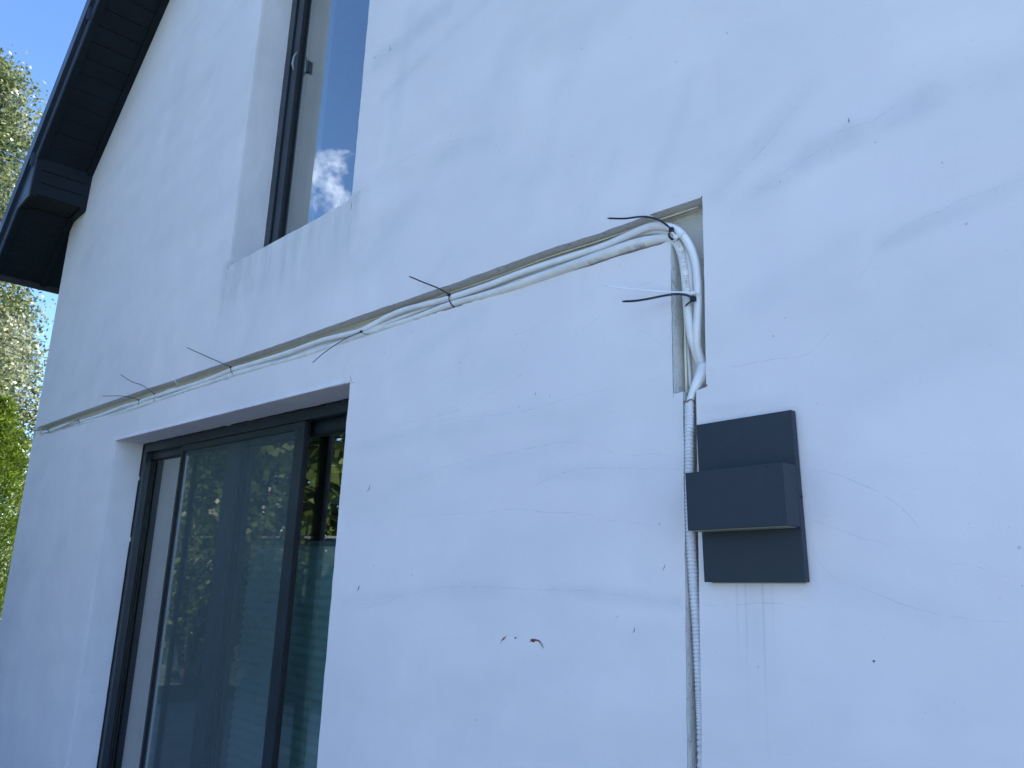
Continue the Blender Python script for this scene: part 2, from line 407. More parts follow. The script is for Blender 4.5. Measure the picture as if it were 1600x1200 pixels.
def make_wall():
    bm = bmesh.new()
    def loop(pts, y=0.0):
        vs = [bm.verts.new((x, y, z)) for x, z in pts]
        return vs, [bm.edges.new((vs[i], vs[(i+1) % len(vs)])) for i in range(len(vs))]
    allE = []; loops = []
    for pts in [wall_outline]+holes:
        v, e = loop(pts); allE += e; loops.append(v)
    bmesh.ops.triangle_fill(bm, use_beauty=True, edges=allE, normal=(0,-1,0))
    for f in bm.faces:
        f.material_index = 0
        if f.normal.y > 0: f.normal_flip()
    # reveals
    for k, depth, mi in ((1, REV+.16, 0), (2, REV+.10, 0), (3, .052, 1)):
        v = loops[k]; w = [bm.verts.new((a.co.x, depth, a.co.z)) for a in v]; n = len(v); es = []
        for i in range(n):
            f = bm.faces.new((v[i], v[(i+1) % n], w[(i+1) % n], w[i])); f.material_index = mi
        if k == 3:
            es = [bm.edges.get((w[i], w[(i+1) % n])) for i in range(n)]
            r = bmesh.ops.triangle_fill(bm, use_beauty=True, edges=es, normal=(0,-1,0))
            for g in r['geom']:
                if isinstance(g, bmesh.types.BMFace): g.material_index = 1
    # left, right and back walls
    def quad(a, b, c, d, mi=0):
        f = bm.faces.new([bm.verts.new(p) for p in (a, b, c, d)]); f.material_index = mi
    quad((XL,0,-.02),(XL,0,4.05),(XL,9,4.05),(XL,9,-.02)); quad((XR,0,-.02),(XR,9,-.02),(XR,9,4.04),(XR,0,4.04))
    f = bm.faces.new([bm.verts.new((x, 9, z)) for x, z in wall_outline])
    me = bpy.data.meshes.new('wall'); bm.to_mesh(me); bm.free()
    me.materials.append(M_wall); me.materials.append(M_groove)
    o = bpy.data.objects.new('wall', me); COL.objects.link(o); o.parent = house
    return o
wall = make_wall()

# plaster corner bead over the sliding door: a slim sloped lip that catches the sky
b = MB()
x0, x1 = DOOR[0]-.004, DOOR[1]-.03
b.add([(x0,0.0005,2.150),(x1,0.0005,2.150),(x1,-.0045,2.1325),(x0,-.0045,2.1325),(x0,-.0040,2.1285),(x1,-.0040,2.1285),(x1,.004,2.1285),(x0,.004,2.1285)], [(0,3,2,1),(3,4,5,2),(4,7,6,5)])
b.build('corner_bead', M_wall, house)

# hairline cracks: thin ribbons just proud of the render
def ribbon(b, pix, w=.0011, y=-.0006, wob=.0015, sd=0):
    rnd = random.Random(sd or len(b.v)+3)
    pts = spline([at(p[0], p[1], 0) for p in pix], .02)
    pts = [Vector((p.x+rnd.gauss(0, wob), y, p.z+rnd.gauss(0, wob))) for p in pts]
    vs = []; n = len(pts)
    for i, p in enumerate(pts):
        t = (pts[min(i+1,n-1)]-pts[max(i-1,0)]).normalized(); nr = Vector((-t.z, 0, t.x))
        ww = w*(.25+.75*math.sin(math.pi*min(1, max(0, i/(n-1)))))*rnd.uniform(.5, 1.1)
        vs += [p+nr*ww*.5, p-nr*ww*.5]
    b.add(vs, [(2*i, 2*i+1, 2*i+3, 2*i+2) for i in range(n-1)])
for pts in [
    [(1115,305),(1145,280),(1190,235),(1240,172),(1262,140)],
    [(1180,303),(1235,262),(1275,240),(1315,205),(1362,190),(1400,165),(1438,142)],
    [(1330,470),(1358,412),(1384,380),(1432,344),(1470,332),(1510,308),(1560,295),(1598,280)],
    [(562,678),(600,668),(650,658),(700,646),(745,626),(800,596),(840,570)],
    [(583,692),(640,676),(700,655),(760,650),(830,640),(880,625),(930,612),(985,600),(1045,592)],
    [(632,762),(690,732),(760,715),(840,698),(880,691),(935,698),(980,722),(1000,733)],
    [(975,712),(1020,710),(1055,712)],
    [(820,772),(850,752),(900,734),(950,731),(1000,733),(1062,733)],
    [(625,808),(700,804),(760,800),(805,795),(850,800),(905,802),(950,813),(1010,819),(1055,838)],
    [(520,952),(580,948),(640,928),(700,918),(780,918),(880,922),(940,925),(1000,935),(1060,943)],
    [(1090,945),(1140,945),(1200,942),(1260,950)],
    [(1262,735),(1310,742),(1380,772),(1420,805),(1450,838)],
    [(1262,810),(1310,828),(1350,840),(1392,852)],
    [(1275,868),(1300,900),(1345,918),(1385,934),(1430,952),(1520,968),(1598,972)],
    [(1488,880),(1530,888),(1598,912)],
    [(988,508),(1015,525),(1044,546)],
    [(1105,578),(1150,572),(1210,562),(1258,556),(1295,520),(1302,512)],
    [(660,660),(700,640),(730,625)],
    [(560,640),(590,600),(598,590)],[(612,582),(628,570)],[(680,600),(710,580)],[(690,590),(742,543)],
    [(640,625),(668,608)],[(780,530),(830,515),(852,500)],[(872,545),(920,510),(950,480)],
    [(560,35),(590,72),(612,62)],[(600,95),(640,60),(680,20)],
    [(905,330),(925,285),(936,262)],[(915,420),(930,350),(938,330)],
    [(520,330),(560,300),(600,270),(650,240),(700,222),(760,218)],
    [(560,600),(585,560)],[(548,603),(552,575),(551,565)],
    [(1040,440),(1010,442),(985,450)],[(950,452),(975,446)],
    ]:
    cr = MB(); ribbon(cr, pts, .0009, wob=.0010, sd=int(pts[0][0])); cr.build('hairline_crack', M_crack, wall)
for pts, w in [([(1095,310),(1098,306)], .004), ([(1102,601),(1106,602)], .004), ([(1052.5,600),(1052.5,621)], .0015),
        ([(1048,380),(1052,612)], .0014), ([(1326.5,184),(1327,193)], .0022), ([(579,757),(577,764),(574,768)], .004),
        ([(548,586),(549,600)], .003), ([(550,598),(556,597)], .002), ([(608,71),(611,78),(607,80)], .003), ([(1040,882),(1036,892)], .002),
        ([(562,914),(559,924)], .006), ([(992,980),(990,990)], .003), ([(584,92),(587,88)], .004), ([(55,671),(53,686)], .006),
        ([(357,414),(356,424)], .006), ([(550,315),(549,328)], .006), ([(838,612),(836,618)], .002), ([(1364,1032),(1368,1034)], .006)]:
    cd = MB(); ribbon(cd, pts, w, y=-.0009, wob=.0004, sd=int(pts[0][0])); cd.build('wall_mark', M_crack_dark, wall)
# two small chips where fixings were torn out
M_rust = stain_material('rust_mark', (.16, .065, .035), .95, 160, .25, .45)
M_rust_pale = stain_material('pale_scrape', (.42, .47, .40), .75, 90, .25, .5)
def poly(name, mat, pix, y=-.0012):
    b = MB(); b.add([at(px, py, y) for px, py in pix], [tuple(range(len(pix)))]); b.build(name, mat, wall)
poly('rust_mark', M_rust, [(829,998.5),(834,998),(840,999.5),(843,1001),(846,1004),(842,1003),(839,1001.5),(835,1001.5),(835.5,1003.5),(832,1003.5),(830,1002),(826,1003.5),(829,1001)])
poly('rust_mark', M_rust, [(783,1001),(787,996.5),(790,997.5),(788,998.5),(785,1000.5)]); poly('rust_mark', M_rust, [(804,996),(807,995),(806.5,998),(804,998)])
poly('scrape_mark', M_rust_pale, [(840,999),(844,1001),(848,1006),(850,1011),(848,1014),(846,1010),(842,1004)], -.0010)
poly('scrape_mark', M_rust_pale, [(781,1007),(783,1001),(786,996),(792,993),(790,997),(784,1002)], -.0010)

# ------------------------------------------------------------------ roof
def roof():
    T = .26
    rt = empty('roof', (0,0,0), house)
    YF, YB = -.40, 9.42
    b = MB()                                    # tiled slabs
    for s in (1, -1):
        mx = (lambda x: x) if s == 1 else (lambda x: 2*XA-x)
        prof = [(-7.36, low(-7.36)+.04), (-6.80, low(-6.80)+.03), (-6.80, 4.16), (-6.52, 4.16), (-6.52, up(-6.52)+.04), (XA, up(XA)+.03), (XA, up(XA)+T), (-7.36, up(-7.36)+T)]
        b.prism([(mx(x), z) for x, z in prof], YF+.02, YB-.02)
    b.build('roof_slab', M_tile, rt)
    # soffit boards, each with a bevelled groove to its neighbour
    b = MB()
    def boards(pa, pb, n, y0, y1):
        (xa, za), (xb, zb) = pa, pb; d = Vector((xb-xa, 0, zb-za)); L = d.length; d.normalize()
        nr = Vector((d.z, 0, -d.x)); nr = nr if (abs(d.x) > .3 and nr.z < 0) or (abs(d.x) < .3 and nr.x > 0) else -nr
        for k in range(n):
            a0 = Vector((xa,0,za)) + d*(L*k/n); a1 = Vector((xa,0,za)) + d*(L*(k+1)/n); g = d*.005
            q = [a0+nr*0, a0+g+nr*.006, a1-g+nr*.006, a1]
            vs = [Vector((p.x, y0, p.z)) for p in q] + [Vector((p.x, y1, p.z)) for p in q]
            b.add(vs, [(0,1,5,4),(1,2,6,5),(2,3,7,6),(0,3,2,1),(4,5,6,7),(0,4,7,3)])
    n1 = int((XA+6.46)/.101)
    boards((XA, up(XA)+.009), (-6.455, up(-6.455)+.009), n1, -.372, -.002)
    boards((-6.452, 4.395), (-6.476, 4.10), 3, -.372, -.002)
    boards((-6.476, 4.107), (-6.779, 4.109), 3, -.372, -.002)
    boards((-6.781, low(-6.781)+.009), (-7.34, low(-7.34)+.009), 6, -.372, -.002)
    boards((2*XA+7.34, low(-7.34)+.009), (2*XA+6.46, low(-6.46)+.009), 8, -.372, -.002)
    boards((2*XA+6.46, up(-6.46)+.009), (XA, up(XA)+.009), n1, -.372, -.002)
    boards((-6.87, low(-6.87)+.009), (-7.34, low(-7.34)+.009), 5, .0, 9.0)
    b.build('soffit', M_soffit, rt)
    # trim profiles along the wall and along the outer edge
    b = MB()
    def trim(x0, x1, f, y0, y1, dz0, dz1):
        vs = [(x0,y0,f(x0)+dz0),(x1,y0,f(x1)+dz0),(x1,y1,f(x1)+dz0),(x0,y1,f(x0)+dz0),(x0,y0,f(x0)+dz1),(x1,y0,f(x1)+dz1),(x1,y1,f(x1)+dz1),(x0,y1,f(x0)+dz1)]
        b.add(vs, [(0,3,2,1),(4,5,6,7),(0,1,5,4),(1,2,6,5),(2,3,7,6),(3,0,4,7)])
    for y0, y1 in ((-.045, -.0015), (-.388, -.345)):
        trim(-6.45, XA, up, y0, y1, -.014, .01); trim(-7.345, -6.783, low, y0, y1, -.014, .01)
        trim(XA, 2*XA+6.45, up, y0, y1, -.014, .01)
        b.box(-6.79, -6.47, y0, y1, 4.084, 4.1); b.prism([(-6.445,4.41),(-6.470,4.09),(-6.488,4.09),(-6.463,4.39)], y0, y1)
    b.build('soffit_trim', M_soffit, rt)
    # verge boards: lower board, overlapping upper flashing with a drip bend
    b = MB()
    for s in (1, -1):
        mx = (lambda x: x) if s == 1 else (lambda x: 2*XA-x)
        lowb = [(XA, up(XA)-.012), (XA, up(XA)+.115), (-7.35, up(-7.35)+.115), (-7.35, low(-7.35)-.012), (-6.80, low(-6.80)-.012), (-6.475, 4.072), (-6.45, up(-6.45)-.012)]
        b.prism([(mx(x), z) for x, z in lowb], -.398, -.386)
        b.prism([(mx(XA), up(XA)+.108), (mx(XA), up(XA)+T+.02), (mx(-7.36), up(-7.36)+T+.02), (mx(-7.36), up(-7.36)+.108)], -.420, -.400)
        b.prism([(mx(XA), up(XA)+.098), (mx(XA), up(XA)+.112), (mx(-7.36), up(-7.36)+.112), (mx(-7.36), up(-7.36)+.098)], -.424, -.396)
    b.box(-6.515, -6.508, -.4205, -.3985, up(-6.5)-.02, up(-6.5)+.10); b.box(-5.53, -5.524, -.4205, -.3985, up(-5.52)-.0, up(-5.52)+.10)
    b.build('verge_board', M_trim, rt)
    b = MB()                                    # eave fascia and gutter along the left side
    b.box(-7.372, -7.345, -.398, 9.4, low(-7.35)-.035, up(-7.36)+T-.02)
    b.build('eave_fascia', M_frame_dark, rt)
    b = MB()
    for y in range(-8, 178):
        pass
    return rt
roof()

# ------------------------------------------------------------------ sliding door
def sliding_door():
    x0, x1, z0, z1 = DOOR
    dr = MB(); F = REV
    # outer frame: front bead, deep inner track lips; edge against the render slightly ragged with sealant
    dr.box(x0-.02, x0+.052, F-.006, F+.03, z0, z1+.01); dr.box(x0-.02, x0+.012, F+.03, F+.16, z0, z1+.01)
    dr.box(x1-.05, x1+.02, F-.006, F+.16, z0, z1+.01)
    dr.box(x0+.052, x1-.05, F-.006, F+.03, z1-.052, z1+.01)
    dr.box(x0+.012, x1-.05, F+.03, F+.075, z1-.030, z1+.01)
    dr.box(x0+.012, x1-.05, F+.075, F+.16, z1-.045, z1+.01)
    dr.box(x0+.052, x1-.05, F-.006, F+.16, z0-.01, z0+.06)
    d = dr.build('sliding_door', M_frame, house, bevel=.0015)
    d['label'] = 'anthracite sliding glass door with insect screen'
    s = MB(); rnd = random.Random(4)            # ragged sealant line
    x = x0+.02
    while x < x1-.02:
        w = rnd.uniform(.02, .07); s.box(x, x+w, F-.012, F-.005, z1-rnd.uniform(.001,.007), z1+.004); x += w
    z = z0+.1
    while z < z1-.02:
        w = rnd.uniform(.02, .08); s.box(x0-.004, x0+rnd.uniform(.001,.006), F-.012, F-.005, z, z+w); z += w
    s.build('sealant', M_frame_dark, d)
    def leaf(xa, xb, ya, yb, stl, strr, top, name='door_leaf'):
        m = MB(); za, zb = z0+.06, z1-.045
        m.box(xa, xa+stl, ya, yb, za, zb); m.box(xb-strr, xb, ya, yb, za, zb)
        m.box(xa+stl, xb-strr, ya, yb, zb-top, zb); m.box(xa+stl, xb-strr, ya, yb, za, za+.10)
        # glazing beads
        m.m = 1
        for a, c in ((xa+stl, xa+stl+.008), (xb-strr-.008, xb-strr)): m.box(a, c, ya+.004, ya+.016, za+.10, zb-top)
        m.box(xa+stl+.008, xb-strr-.008, ya+.004, ya+.016, zb-top-.008, zb-top)
        m.m = 2
        for a, c in ((xa+stl+.001, xa+stl+.014), (xb-strr-.014, xb-strr-.001)): m.box(a, c, ya+.0245, ya+.029, za+.10, zb-top)
        m.box(xa+stl+.014, xb-strr-.014, ya+.0245, ya+.029, zb-top-.014, zb-top)
        o = m.build(name, [M_frame, M_frame_dark, M_alu], d)
        g = MB(); g.box(xa+stl-.005, xb-strr+.005, ya+.018, ya+.024, za+.095, zb-top+.005); g.build('glass_pane', M_glass, d)
        return o
    leaf(x0+.0125, -3.70, F+.031, F+.053, .022, .13, .045)
    leaf(-3.83, x1-.051, F+.055, F+.088, .145, .05, .055)
    # insect screen sliding in the outer track
    m = MB(); sa, sb = -4.352, -3.018; ya, yb = F+.002, F+.026; zt = z1-.053
    m.box(sa, sa+.020, ya, yb, z0+.06, zt); m.box(sb-.075, sb, ya-.004, yb, z0+.06, zt)
    m.box(sa+.020, sb-.075, ya, yb, zt-.032, zt); m.box(sa+.020, sb-.075, ya, yb, z0+.06, z0+.10)
    m.m = 1
    m.box(sa+.021, sa+.031, ya+.004, yb-.006, z0+.10, zt-.033); m.box(sb-.085, sb-.076, ya+.004, yb-.006, z0+.10, zt-.033)
    m.box(sb+.0005, sb+.005, ya+.006, yb, z0+.06, zt)
    m.build('insect_screen', [M_frame, M_frame_dark], d, bevel=.001)
    g = MB(); yy = F+.014
    g.add([(sa+.02,yy,z0+.10),(sb-.08,yy,z0+.10),(sb-.08,yy,zt-.03),(sa+.02,yy,zt-.03)], [(0,1,2,3)])
    g.build('insect_net', M_net, d)
sliding_door()

def upper_window():
    x0, x1, z0, z1 = WINB; F = REV
    m = MB()
    m.box(x0-.02, x0+.055, F-.002, F+.07, z0-.02, z1+.02); m.box(x1-.055, x1+.02, F-.002, F+.07, z0-.02, z1+.02)
    m.box(x0+.055, x1-.055, F-.002, F+.07, z0-.02, z0+.05); m.box(x0+.055, x1-.055, F-.002, F+.07, z1-.055, z1+.02)
    w = m.build('upper_window', M_frame, house, bevel=.002)
    w['label'] = 'tall upper window with anthracite frame and beige curtain inside'
    m = MB(); a, b_ = x0+.062, x1-.062; ya, yb = F+.008, F+.075
    m.box(a, a+.062, ya, yb, z0+.055, z1-.06); m.box(b_-.062, b_, ya, yb, z0+.055, z1-.06)
    m.box(a+.062, b_-.062, ya, yb, z0+.055, z0+.12); m.box(a+.062, b_-.062, ya, yb, z1-.12, z1-.06)
    m.m = 1
    m.box(a+.063, a+.068, ya+.01, ya+.02, z0+.12, z1-.12); m.box(b_-.070, b_-.063, ya+.01, ya+.02, z0+.12, z1-.12)
    m.box(a+.068, b_-.070, ya+.01, ya+.02, z0+.12, z0+.128)
    m.m = 2
    m.box(a+.063, a+.078, ya+.036, ya+.05, z0+.12, z1-.12)
    m.build('window_sash', [M_frame, M_frame_dark, M_alu], w, bevel=.0012)
    g = MB(); g.box(a+.058, b_-.058, ya+.022, ya+.028, z0+.115, z1-.115); g.build('glass_pane', M_glass, w)
    h = MB(); p = at(460, 95, F-.004)
    h.tube(spline([Vector((p.x, F-.004, p.z+.03)), Vector((p.x-.003, F-.012, p.z+.012)), Vector((p.x-.004, F-.014, p.z-.02)), Vector((p.x-.002, F-.008, p.z-.05))], .008), [.008]*4+[.009]*20, 8, flat=(.7,.7)) if False else None
    h.tube([Vector((p.x+.004, F+.002, p.z+.055)), Vector((p.x, F-.010, p.z+.02)), Vector((p.x-.002, F-.012, p.z-.02)), Vector((p.x-.004, F+.0, p.z-.055))], [.003,.005,.006,.003], 8)
    h.build('sash_catch', M_alu, w)
    h = MB(); q = at(482, 104, F+.025)  # dark handle showing in the glass, built as a block on the pane
    h.box(q.x-.008, q.x+.008, F+.014, F+.0295, q.z-.040, q.z+.032)
    h.build('window_handle', M_frame, w, bevel=.004)
upper_window()

# rooms behind the glass
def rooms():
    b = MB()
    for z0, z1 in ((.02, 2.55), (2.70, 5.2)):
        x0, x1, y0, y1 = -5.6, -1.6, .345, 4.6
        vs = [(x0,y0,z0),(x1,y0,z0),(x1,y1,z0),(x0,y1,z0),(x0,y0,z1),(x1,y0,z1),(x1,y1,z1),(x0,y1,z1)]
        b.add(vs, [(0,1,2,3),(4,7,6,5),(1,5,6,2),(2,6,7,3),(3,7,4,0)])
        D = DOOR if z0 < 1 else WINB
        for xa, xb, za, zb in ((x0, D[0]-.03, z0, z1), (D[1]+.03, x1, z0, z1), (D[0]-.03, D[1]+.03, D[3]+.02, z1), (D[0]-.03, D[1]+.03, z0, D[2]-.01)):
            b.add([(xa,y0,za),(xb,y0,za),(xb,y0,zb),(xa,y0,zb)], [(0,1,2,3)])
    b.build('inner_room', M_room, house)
rooms()
def curtain(xa, xb, y, z0, z1, label):
    b = MB(); n = int((xb-xa)/.012); vs = []
    for i in range(n+1):
        x = xa+(xb-xa)*i/n; yy = y+.022*math.sin(x*60)+.008*math.sin(x*131+1)
        vs += [(x, yy, z0), (x, yy, z1)]
    b.add(vs, [(2*i, 2*i+2, 2*i+3, 2*i+1) for i in range(n)], True)
    return tag(b.build('curtain', M_curtain), label, 'curtain')
def pleated_blind():
    b = MB(); xa, xb, y, z0, z1 = -3.66, -2.44, .300, .14, 1.55; n = 70; vs = []
    for i in range(n+1):
        z = z0+(z1-z0)*i/n; vs += [(xa, y+(.006 if i % 2 else -.006), z), (xb, y+(.006 if i % 2 else -.006), z)]
    root = empty('pleated_blind', (-3.05, .30, .14))
    b.add([Vector(v)-root.location for v in vs], [(2*i, 2*i+1, 2*i+3, 2*i+2) for i in range(n)]); b.build('pleats', M_blind, root)
    b = MB(); b.box(xa-root.location.x, xb-root.location.x, -.010, .010, z1-.14, z1-.14+.022); b.build('top_rail', M_alu, root)
    tag(root, 'pale teal half height pleated blind behind the right pane of the sliding door', 'blind')
pleated_blind()
curtain(-4.15, -3.44, .315, 2.75, 5.05, 'beige curtain hanging inside the tall upper window')

# ------------------------------------------------------------------ cables in the groove
def cable(pix, r, name, label, mat=M_cable, seg=14, step=.015):
    pts = spline([at(px, py, y) for px, py, y in pix], step)
    b = MB(); b.tube(pts, [r(p.x) for p in pts] if callable(r) else r, seg); o = b.build(name, mat)
    return tag(o, label, 'cable', 'white cables laid in the wall groove'), pts
cA = [(66,676,.012),(82,672,.004),(102,664,.004),(124,659,.004),(136,656,.006),(157,649,.010),(178,641,.008),(200,633,.006),(216,629,.004),(240,620,.004),(260,614,.010),(285,606,.012),(312,598,.008),(340,587,.006),(361,578,.004),(395,568,.008),(450,551,.010),(500,533,.006),(540,523,.006),(566,516,.004),(600,498,.010),(630,485,.012),(680,472,.010),(702,466,.004),(760,447,.008),(820,424.5,.012),(880,405,.012),(940,386,.010),(980,369,.006),(1015,355,.002),(1040,354,-.001),(1060,361,.002),(1076,381,.006),(1086,408,.010),(1090,440,.012),(1091,480,.013),(1089,520,.014),(1090,545,.020),(1097,566,.030),(1100,580,.034)]
cable(cA, .0101, 'cable', 'topmost white cable in the groove, bending outermost at the corner')
cB = [(70,680,.014),(100,672,.012),(125,664,.004),(150,657,.014),(178,649,.016),(216,633,.004),(241,625,.003),(258,613,.020),(270,608,.024),(300,606,.016),(330,598,.014),(362,584,.004),(410,571,.010),(450,561,.014),(490,546,.014),(530,532,.018),(568,520,.004),(605,505,.016),(650,488,.018),(701,468,.012),(760,452,.020),(840,430,.022),(900,408,.020),(960,384,.016),(1000,367,.012),(1030,362,.006),(1050,368,.006),(1066,385,.010),(1077,412,.012),(1080,450,.012),(1080,490,.014),(1083,520,.016),(1089,548,.026),(1095,568,.036)]
cB = [(a, b, c+.007) for a, b, c in cB]
cable(cB, .0074, 'cable', 'thin white cable squeezed between the two thicker ones in the groove')
cC = [(72,684,.02),(100,674,.016),(124,664,.008),(155,655,.010),(190,645,.008),(217,636,.005),(241,628,.006),(275,616,.010),(315,603,.008),(363,587,.005),(420,571,.008),(470,557,.006),(520,541,.008),(550,530,.006),(572,522,.004),(610,510,.006),(650,497,.008),(702,477,.004),(760,461,.004),(800,449,.002),(860,428,.002),(920,407,.002),(980,386,.002),(1020,376,.004),(1045,373,.006),(1059,382,.008),(1067,405,.012),(1072,440,.012),(1074,475,.012),(1077,505,.014),(1083,535,.018),(1092,560,.030),(1098,576,.038)]
def rC(x):                                             # the sleeve swells between the ties near the corner
    return .0112 + .0036*max(0, min(1, (x+1.75)/.35))*max(0, min(1, (-1.035-x)/.06))
oC, ptsC = cable(cC, rC, 'cable', 'lowest and thickest white cable in the groove, small print on its sheath', M_cable2)
# deeper wires
cD = [(1066,400,.044),(1068,450,.045),(1072,520,.046),(1076,560,.046),(1079,604,.045)]
cable(cD, .0045, 'cable', 'slim grey wire running down the back of the short upright groove', M_cable2, 8)
pE = spline([(-6.80,.046,2.386),(-5.77,.048,2.388),(-5.04,.048,2.385),(-4.59,.047,2.381),(-4.02,.046,2.378),(-3.62,.042,2.376),(-3.31,.044,2.373),(-3.01,.045,2.372),(-2.43,.046,2.373),(-1.94,.043,2.371),(-1.68,.040,2.370),(-1.46,.031,2.371),(-1.27,.029,2.367),(-1.1,.030,2.369),(-.962,.031,2.369)], .03)
b = MB(); b.tube(pE, .0021, 6); tag(b.build('cable', M_wire), 'thin cream wire along the upper inner edge of the long groove', 'cable', 'white cables laid in the wall groove')
b = MB(); b.tube([(-1.008,.040,2.29),(-1.010,.040,2.15),(-1.009,.038,2.0),(-1.006,.036,1.908)], .0030, 8)
tag(b.build('cable', M_wire), 'cream wire standing along the left side of the upright groove', 'cable', 'white cables laid in the wall groove')

# printed text along the sheath of the lowest cable (as glyph strokes wrapped on the tube)
def cable_print(px, seq, step, rr, lo=-8, flip=1):
    b = MB()
    txt = {'V':[(0,1,.5,0),(.5,0,1,1)],'M':[(0,0,0,1),(0,1,.5,.4),(.5,.4,1,1),(1,1,1,0)],'H':[(0,0,0,1),(1,0,1,1),(0,.5,1,.5)],'O':[(0,0,0,1),(0,1,1,1),(1,1,1,0),(1,0,0,0)],
           'C':[(1,1,0,1),(0,1,0,0),(0,0,1,0)],'1':[(.5,0,.5,1)],'L':[(0,1,0,0),(0,0,1,0)],'U':[(0,1,0,0),(0,0,1,0),(1,0,1,1)],'Z':[(0,1,1,1),(1,1,0,0),(0,0,1,0)],'4':[(0,1,0,.5),(0,.5,1,.5),(1,1,1,0)],
           '5':[(1,1,0,1),(0,1,0,.5),(0,.5,1,.5),(1,.5,1,0),(1,0,0,0)],'0':[(0,0,0,1),(0,1,1,1),(1,1,1,0),(1,0,0,0)],'E':[(1,1,0,1),(0,1,0,0),(0,0,1,0),(0,.5,.8,.5)],' ':[]}
    P = [at(px, py, y) for px, py, y in cC]; path = spline(P, .002)
    start = min(range(len(path)), key=lambda i: (path[i]-at(*px)).length)
    def surf(i, v):                            # v across the visible side, 0..1
        i = max(1, min(len(path)-2, i)); f = path[i]; t = (path[i+1]-path[i-1]).normalized()
        view = (EYE-f); view = (view - t*view.dot(t)).normalized(); side = t.cross(view)
        a = R(lo + (v-.5)*52*flip); return f + (view*math.cos(a) + side*math.sin(a))*rr
    for k, ch in enumerate(seq):
        i0 = start - k*step - 1
        for x0, y0, x1, y1 in txt[ch]:
            pts = []
            for q in range(3):
                s = q/2; u = x0+(x1-x0)*s; v = y0+(y1-y0)*s
                fi = i0 - u*step*.72; ia = int(math.floor(fi)); w = fi-ia
                pts.append(surf(ia, v)*(1-w)+surf(ia+1, v)*w)
            b.tube(pts, .00030, 4)
    b.build('sheath_print', M_ink, oC)
cable_print((1074,454,.012), 'VHMHOC 1ZL1LZ1HE 4450 L', 3, .0115)
cable_print((1012,377,.004), 'VHMHOC 1ZL1 L1', 3, .0151, 30)
cable_print((945,400,.002), '4450 LHE', 3, .0151, 30)

# tapered sheath leaving the groove into the conduit
b = MB()
sp = spline([at(1103,573,.032), at(1098,585,.024), at(1090,598,.014), at(1083,612,.008), at(1079,624,.006), at(1078,632,.006)], .006)
b.tube(sp, [.0205 - .0120*min(1, (i/(len(sp)-1))/.72) for i in range(len(sp))], 18)
tag(b.build('cable_sheath', M_cable), 'white tapered sheath curving out of the groove into the ribbed conduit', 'cable sheath')

# corrugated conduit down the slot
def conduit():
    root = empty('conduit', (-.975, .01, .06))
    tag(root, 'ribbed grey white conduit running down the narrow slot beside the wall lamp', 'conduit')
    ctr = [(1077,628,.004),(1077,650,-.001),(1077,700,-.004),(1077.5,760,-.002),(1079,830,.004),(1083,900,.012),(1089,980,.018),(1094,1080,.023),(1098,1200,.025)]
    P = [at(px, py, y) for px, py, y in ctr]
    P += [Vector((P[-1].x, .024, .6)), Vector((P[-1].x, .024, .07))]
    path = spline(P, .0014)
    rad = [.0104 + .0012*math.cos(i*.0014/.0080*2*math.pi) for i in range(len(path))]
    q = [p - root.location for p in path]
    b = MB(); b.tube(q, rad, 14); b.build('ribbed_tube', M_conduit, root)
    rnd = random.Random(3); b = MB(); c0 = q[0]
    ring = [c0+Vector((math.cos(a)*(.0108+rnd.uniform(-.001,.0015)), math.sin(a)*.0110, rnd.uniform(-.002,.004))) for a in [i*2*math.pi/16 for i in range(17)]]
    ring[-1] = ring[0]
    b.tube(ring, .0019, 6, cap=False); b.build('torn_end', M_mud, root)
conduit()

# ------------------------------------------------------------------ cable ties
def tie(tail, head, loop, label, mat=M_tie, r=.0021, group='cable ties around the cable bundle'):
    root = empty('cable_tie', head); tag(root, label, 'cable tie', group)
    b = MB(); pts = spline([Vector(p)-root.location for p in tail], .008)
    n = len(pts); b.tube(pts, [r*(.5 if i == 0 else .92) for i in range(n)], 8, flat=(1.0, .38)); b.build('tail', mat, root)
    if loop:
        b = MB(); b.tube(spline([Vector(p)-root.location for p in loop], .004), r, 8, flat=(.45, 1.0)); b.build('strap', mat, root)
        b = MB(); s = r*1.9; b.box(-s, s, -s*.8, s*.8, -s, s); b.build('lock_head', mat, root, bevel=.0006)
def T(*p): return [at(px, py, y) for px, py, y in p]
tie(T((45,674,-.035),(56,672.5,-.02),(68,671,-.010),(75,671,-.006)), at(75,671.5,-.006), T((75,671,-.006),(76,675,-.006),(79,678,.004)), 'black cable tie at the far left end of the groove, tail over the house corner')
tie(T((97,669,-.020),(108,662,-.016),(122,657,-.006)), at(122,657,-.006), T((122,656,-.006),(124,660,-.006),(126,663,.004)), 'short black cable tie with its tail laid back along the cables')
tie(T((160,619,-.05),(178,618.5,-.04),(197,619.5,-.025),(217,625,-.007)), at(217,625,-.007), T((217,624,-.007),(216.5,630,-.007),(217,635,.002)), 'black cable tie with a flat level tail over the corner of the sliding door')
tie(T((188,585,-.06),(205,596,-.045),(222,602,-.025),(241,615,-.007)), at(241,615.5,-.007), T((241.5,622,-.007),(240.5,626,-.007),(240,629,.002)), 'black cable tie with a kinked tail rising to the left')
tie(T((292,543,-.06),(315,553.5,-.045),(338,563.5,-.02),(360,573.5,-.007)), at(360,573.5,-.008), T((360,573,-.008),(361,580,-.008),(365,586,-.004),(368,589,.004)), 'black cable tie with a long straight tail, over the middle of the sliding door')
tie(T((488,567,-.055),(508,550,-.04),(535,532,-.018),(562,519,-.008)), at(564,518,-.008), T((564,517,-.008),(568,521,-.009),(574,522,-.007),(580,521,.004)), 'black cable tie whose tail hangs down to the left')
